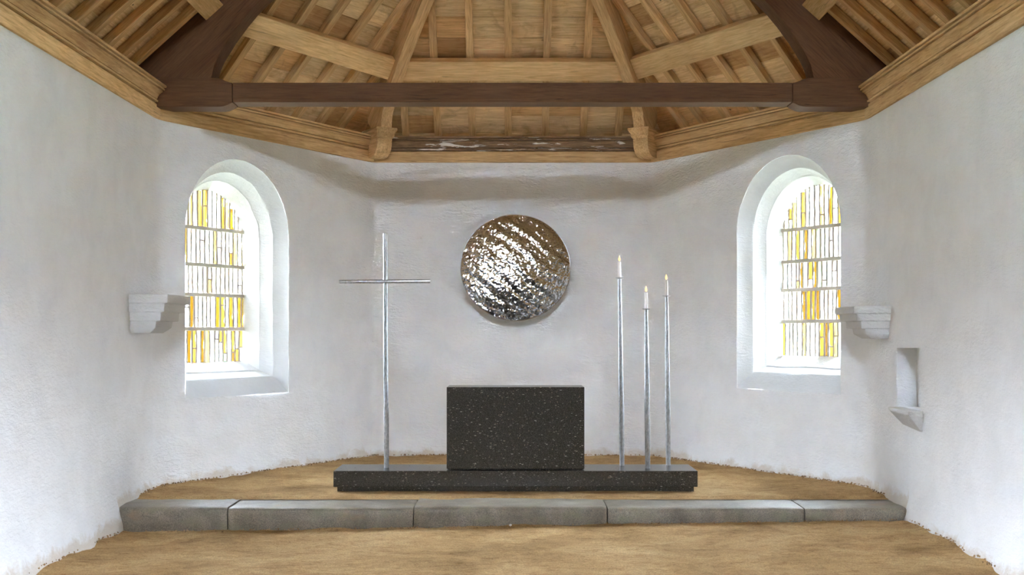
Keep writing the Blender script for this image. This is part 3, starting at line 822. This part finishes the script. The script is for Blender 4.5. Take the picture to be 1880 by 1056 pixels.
# ------------------------------------------------------------------ disc
def disc():
    c = px(946.5, 491.5, 16.50); RX, RZ = .752, .731
    T = Matrix.Rotation(math.radians(-5.5), 4, 'X') @ Matrix.Rotation(math.radians(2.5), 4, 'Z')
    M = Matrix.Translation(c) @ T
    nr, na = 90, 220; vs = [V((0, -.075, 0))]; fs = []
    ca, sa = math.cos(math.radians(-38)), math.sin(math.radians(-38))
    def h(x, z, rr):
        a = x*ca + z*sa; b = -x*sa + z*ca         # b runs across the streaks
        w = .0024*math.sin(b*30 + 1.4*noise.noise(V((a*1.6, b*2, 0)))*2) + .0011*math.sin(b*57 + 2.2*noise.noise(V((a*2.4, b*3, 5)))*2)
        d = .0026*noise.noise(V((x*17, z*17, 2))) + .0016*noise.noise(V((x*34, z*34, 8))) + .0009*noise.noise(V((x*60, z*60, 3)))
        dome = .085*(1 - (rr)**2) if rr < 1 else 0
        return -(.012 + dome*.72) - (w + d)*min(1, (1-rr)*14 + .15)
    for i in range(1, nr+1):
        for k in range(na):
            t = 2*math.pi*k/na; rr = i/nr; x = RX*rr*math.cos(t); z = RZ*rr*math.sin(t)
            vs.append(V((x, h(x, z, min(rr, .9999)), z)))
    vs[0] = V((0, h(0, 0, 0), 0))
    for k in range(na): fs.append((0, 1+k, 1+(k+1) % na))
    for i in range(nr-1):
        for k in range(na): fs.append((1+i*na+k, 1+(i+1)*na+k, 1+(i+1)*na+(k+1) % na, 1+i*na+(k+1) % na))
    root = mk_empty('hammered_disc', M); tag(root, 'round hammered silvery metal disc hung on the back wall above the altar', 'wall disc')
    mb = MB(); mb.add([M @ v for v in vs], fs); mb.build('disc_face', POLISHED, root, M=M, smooth=80)
    mb = MB(); q = [(0, .988), (-.016, .992), (-.020, 1.0), (-.010, 1.006), (.03, 1.004), (.034, .99)]
    vs = []; fs = []
    for k in range(na):
        t = 2*math.pi*k/na
        for y, s in q: vs.append(M @ V((RX*s*math.cos(t), y, RZ*s*math.sin(t))))
    n = len(q)
    for k in range(na):
        for j in range(n-1): fs.append((k*n+j, ((k+1) % na)*n+j, ((k+1) % na)*n+j+1, k*n+j+1))
    mb.add(vs, fs); mb.build('rim', POLISHED, root, M=M, smooth=50)
    mb = MB(); mb.tube([(M @ V((0, .0, .3)), .03), (V((0, 0, 0)) + V(((M @ V((0, 0, .3))).x, YB+.03, (M @ V((0, 0, .3))).z)), .03)], 14)
    mb.build('wall_fixing', GALV, root, M=M)
    mb = MB()
    vs = [M @ V((RX*.985*math.cos(2*math.pi*k/na), .02, RZ*.985*math.sin(2*math.pi*k/na))) for k in range(na)]
    mb.add(vs, [tuple(range(na))]); mb.build('back_plate', GALV, root, M=M)
disc()

# ------------------------------------------------------------------ candle stands and candles
def stand(bx, by, tx, ty, d, ctop, label, clabel, seed, ctx):
    b = px(bx, by, d); b.z = PZ1; t = px(tx, ty, d)
    M = frame(b, (1, 0, 0)); root = mk_empty('candle_stand', M)
    tag(root, label, 'candle stand', 'steel candle stands on the plinth')
    def rad(k):
        if k < .62: return .0265 + .003*math.sin(k/.62*math.pi)
        return .0265 - .0085*((k-.62)/.38)**1.2
    mb = MB(); pole(mb, b, t - V((0, 0, .006)), rad, wob=.004, seed=seed); mb.build('stem', GALV, root, smooth=40, M=M)
    mb = MB(); mb.tube([(t + V((0, 0, -.012)), .020), (t + V((0, 0, -.008)), .036), (t + V((0, 0, -.002)), .046), (t + V((0, 0, .001)), .047), (t + V((0, 0, .0012)), .044), (t + V((0, 0, -.002)), .030)], 28)
    mb.build('drip_dish', GALV, root, smooth=40, M=M)
    M2 = frame(t, (1, 0, 0)); c = mk_empty('candle', M2); tag(c, clabel, 'candle', 'lit candles on the steel stands')
    zt = px(ctx, ctop, d); p0 = t - V((0, 0, .002)); p1 = zt.copy()
    mb = MB(); ax = p1 - p0
    mb.tube([(p0, .0185), (p0.lerp(p1, .5), .0178), (p0.lerp(p1, .93), .0170), (p0.lerp(p1, .985), .0155), (p1, .0105), (p1 - V((0, 0, .006)), .004)], 20)
    mb.build('wax', WAX, c, smooth=45, M=M2)
    mb = MB(); mb.tube([(p1 - V((0, 0, .008)), .0022), (p1 + V((.001, 0, .012)), .002), (p1 + V((.003, 0, .020)), .001)], 8); mb.build('wick', WICK, c, M=M2)
    mb = MB(); q = p1 + V((.001, 0, .010))
    mb.tube([(q, .003), (q + V((0, 0, .008)), .0095), (q + V((0, 0, .018)), .0125), (q + V((0, 0, .030)), .0100), (q + V((0, 0, .044)), .0052), (q + V((0, 0, .060)), .0008)], 16)
    mb.build('flame', FLAME, c, smooth=60, M=M2)
stand(1142, 856, 1137.5, 510, 13.485, 481, 'tallest of the three slender galvanised candle stands, nearest the altar',
      'lit white candle on the tallest stand, nearest the altar', 3, 1137)
stand(1189, 860, 1186.5, 567, 13.21, 537, 'shortest of the three galvanised candle stands, the middle one in front',
      'lit white candle on the shortest, middle stand', 5, 1186)
stand(1227, 854.5, 1223.5, 543, 13.53, 515, 'galvanised candle stand of middle height, nearest the right end of the plinth',
      'lit white candle on the stand nearest the plinth\'s right end', 8, 1223)

# white chip of stone on the sand
mb = MB(); c = V((-.02, 11.80, low_z(0, 11.8) + .028))
mb.add([c + V(q) for q in ((-.016,0,0),(.016,-.004,.002),(.006,.014,0),(-.002,-.013,.001),(-.006,.002,.014),(.009,.001,.011),(0,0,-.012))],
       [(0,3,4),(3,5,4),(3,1,5),(1,2,5),(2,4,5),(2,0,4),(0,6,3),(3,6,1),(1,6,2),(2,6,0)])
tag(mb.build('stone_chip', PEB), 'tiny white stone chip on the sand at the middle of the step', 'stone')

# ground outside
mb = MB(); mb.add([V((-60, -40, -.6)), V((60, -40, -.6)), V((60, 90, -.6)), V((-60, 90, -.6))], [(0, 1, 2, 3)]); tag(mb.build('ground_outside', GRASSY), kind='structure')

# ------------------------------------------------------------------ daylight
W = bpy.data.worlds.new('overcast_sky'); SC.world = W; W.use_nodes = True
bg = W.node_tree.nodes['Background']; bg.inputs[1].default_value = 1.0
_nt = W.node_tree; _g = _nt.nodes.new('ShaderNodeTexCoord'); _s = _nt.nodes.new('ShaderNodeSeparateXYZ'); L(_nt, _g.outputs['Generated'], _s.inputs[0])
_c = ramp(_nt, _s.outputs[2], [(.0, (.78, .87, 1.0)), (1, (.645, .795, 1.0))])
_m = _nt.nodes.new('ShaderNodeValToRGB'); L(_nt, _s.outputs[2], _m.inputs[0])
for _i, (_p, _v) in enumerate(((.07, .10), (.30, 1.0), (.50, .85), (.72, .30), (1.0, .18))):
    _e = _m.color_ramp.elements[_i] if _i < 2 else _m.color_ramp.elements.new(_p)
    _e.position = _p; _e.color = (_v, _v, _v, 1)
_k = math_(_nt, 'MULTIPLY', _m.outputs[0], 50.0)
L(_nt, _c, bg.inputs[0]); L(_nt, _k, bg.inputs[1])
def portal(name, loc, direction, sx, sy):
    l = bpy.data.lights.new(name, 'AREA'); l.shape = 'RECTANGLE'; l.size = sx; l.size_y = sy; l.cycles.is_portal = True
    o = bpy.data.objects.new(name, l); COL.objects.link(o)
    d = V(direction).normalized()
    o.matrix_world = Matrix.Translation(V(loc)) @ d.to_track_quat('-Z', 'Y').to_matrix().to_4x4()
for side in (-1, 1):
    f = diag_frame(1 if side == -1 else -1); uc = WIN[side]['uc']
    portal('window_daylight', f(uc, .66, 2.45 + WIN[side]['dz']), f(0, -1, 0) - f(0, 0, 0), 1.3, 2.3)
    for yc in (7.95,):
        portal('nave_fill_portal', (side*(WX+.79), yc, (NZ0+NZ1)/2), (-side, 0, 0), .44, NZ1-NZ0+.04)  # sky portal at the added nave opening, fills the side walls

# ------------------------------------------------------------------ camera
cam = bpy.data.cameras.new('camera'); co = bpy.data.objects.new('camera', cam); COL.objects.link(co)
co.location = (0, 0, CAM); co.rotation_euler = (math.radians(90), 0, 0)
cam.sensor_width = 36; cam.lens = 2217/1880*36; cam.shift_y = (612-528)/1880; cam.shift_x = -1/1880
cam.clip_start = .05; cam.clip_end = 300
SC.camera = co
SC.view_settings.view_transform = 'Standard'; SC.view_settings.look = 'None'; SC.view_settings.gamma = 1
SC.view_settings.use_curve_mapping = False; SC.view_settings.exposure = 3.14
SC.cycles.max_bounces = 12; SC.cycles.diffuse_bounces = 8; SC.cycles.glossy_bounces = 4; SC.cycles.transparent_max_bounces = 12
SC.cycles.sample_clamp_indirect = 6; SC.cycles.caustics_reflective = False; SC.cycles.caustics_refractive = False
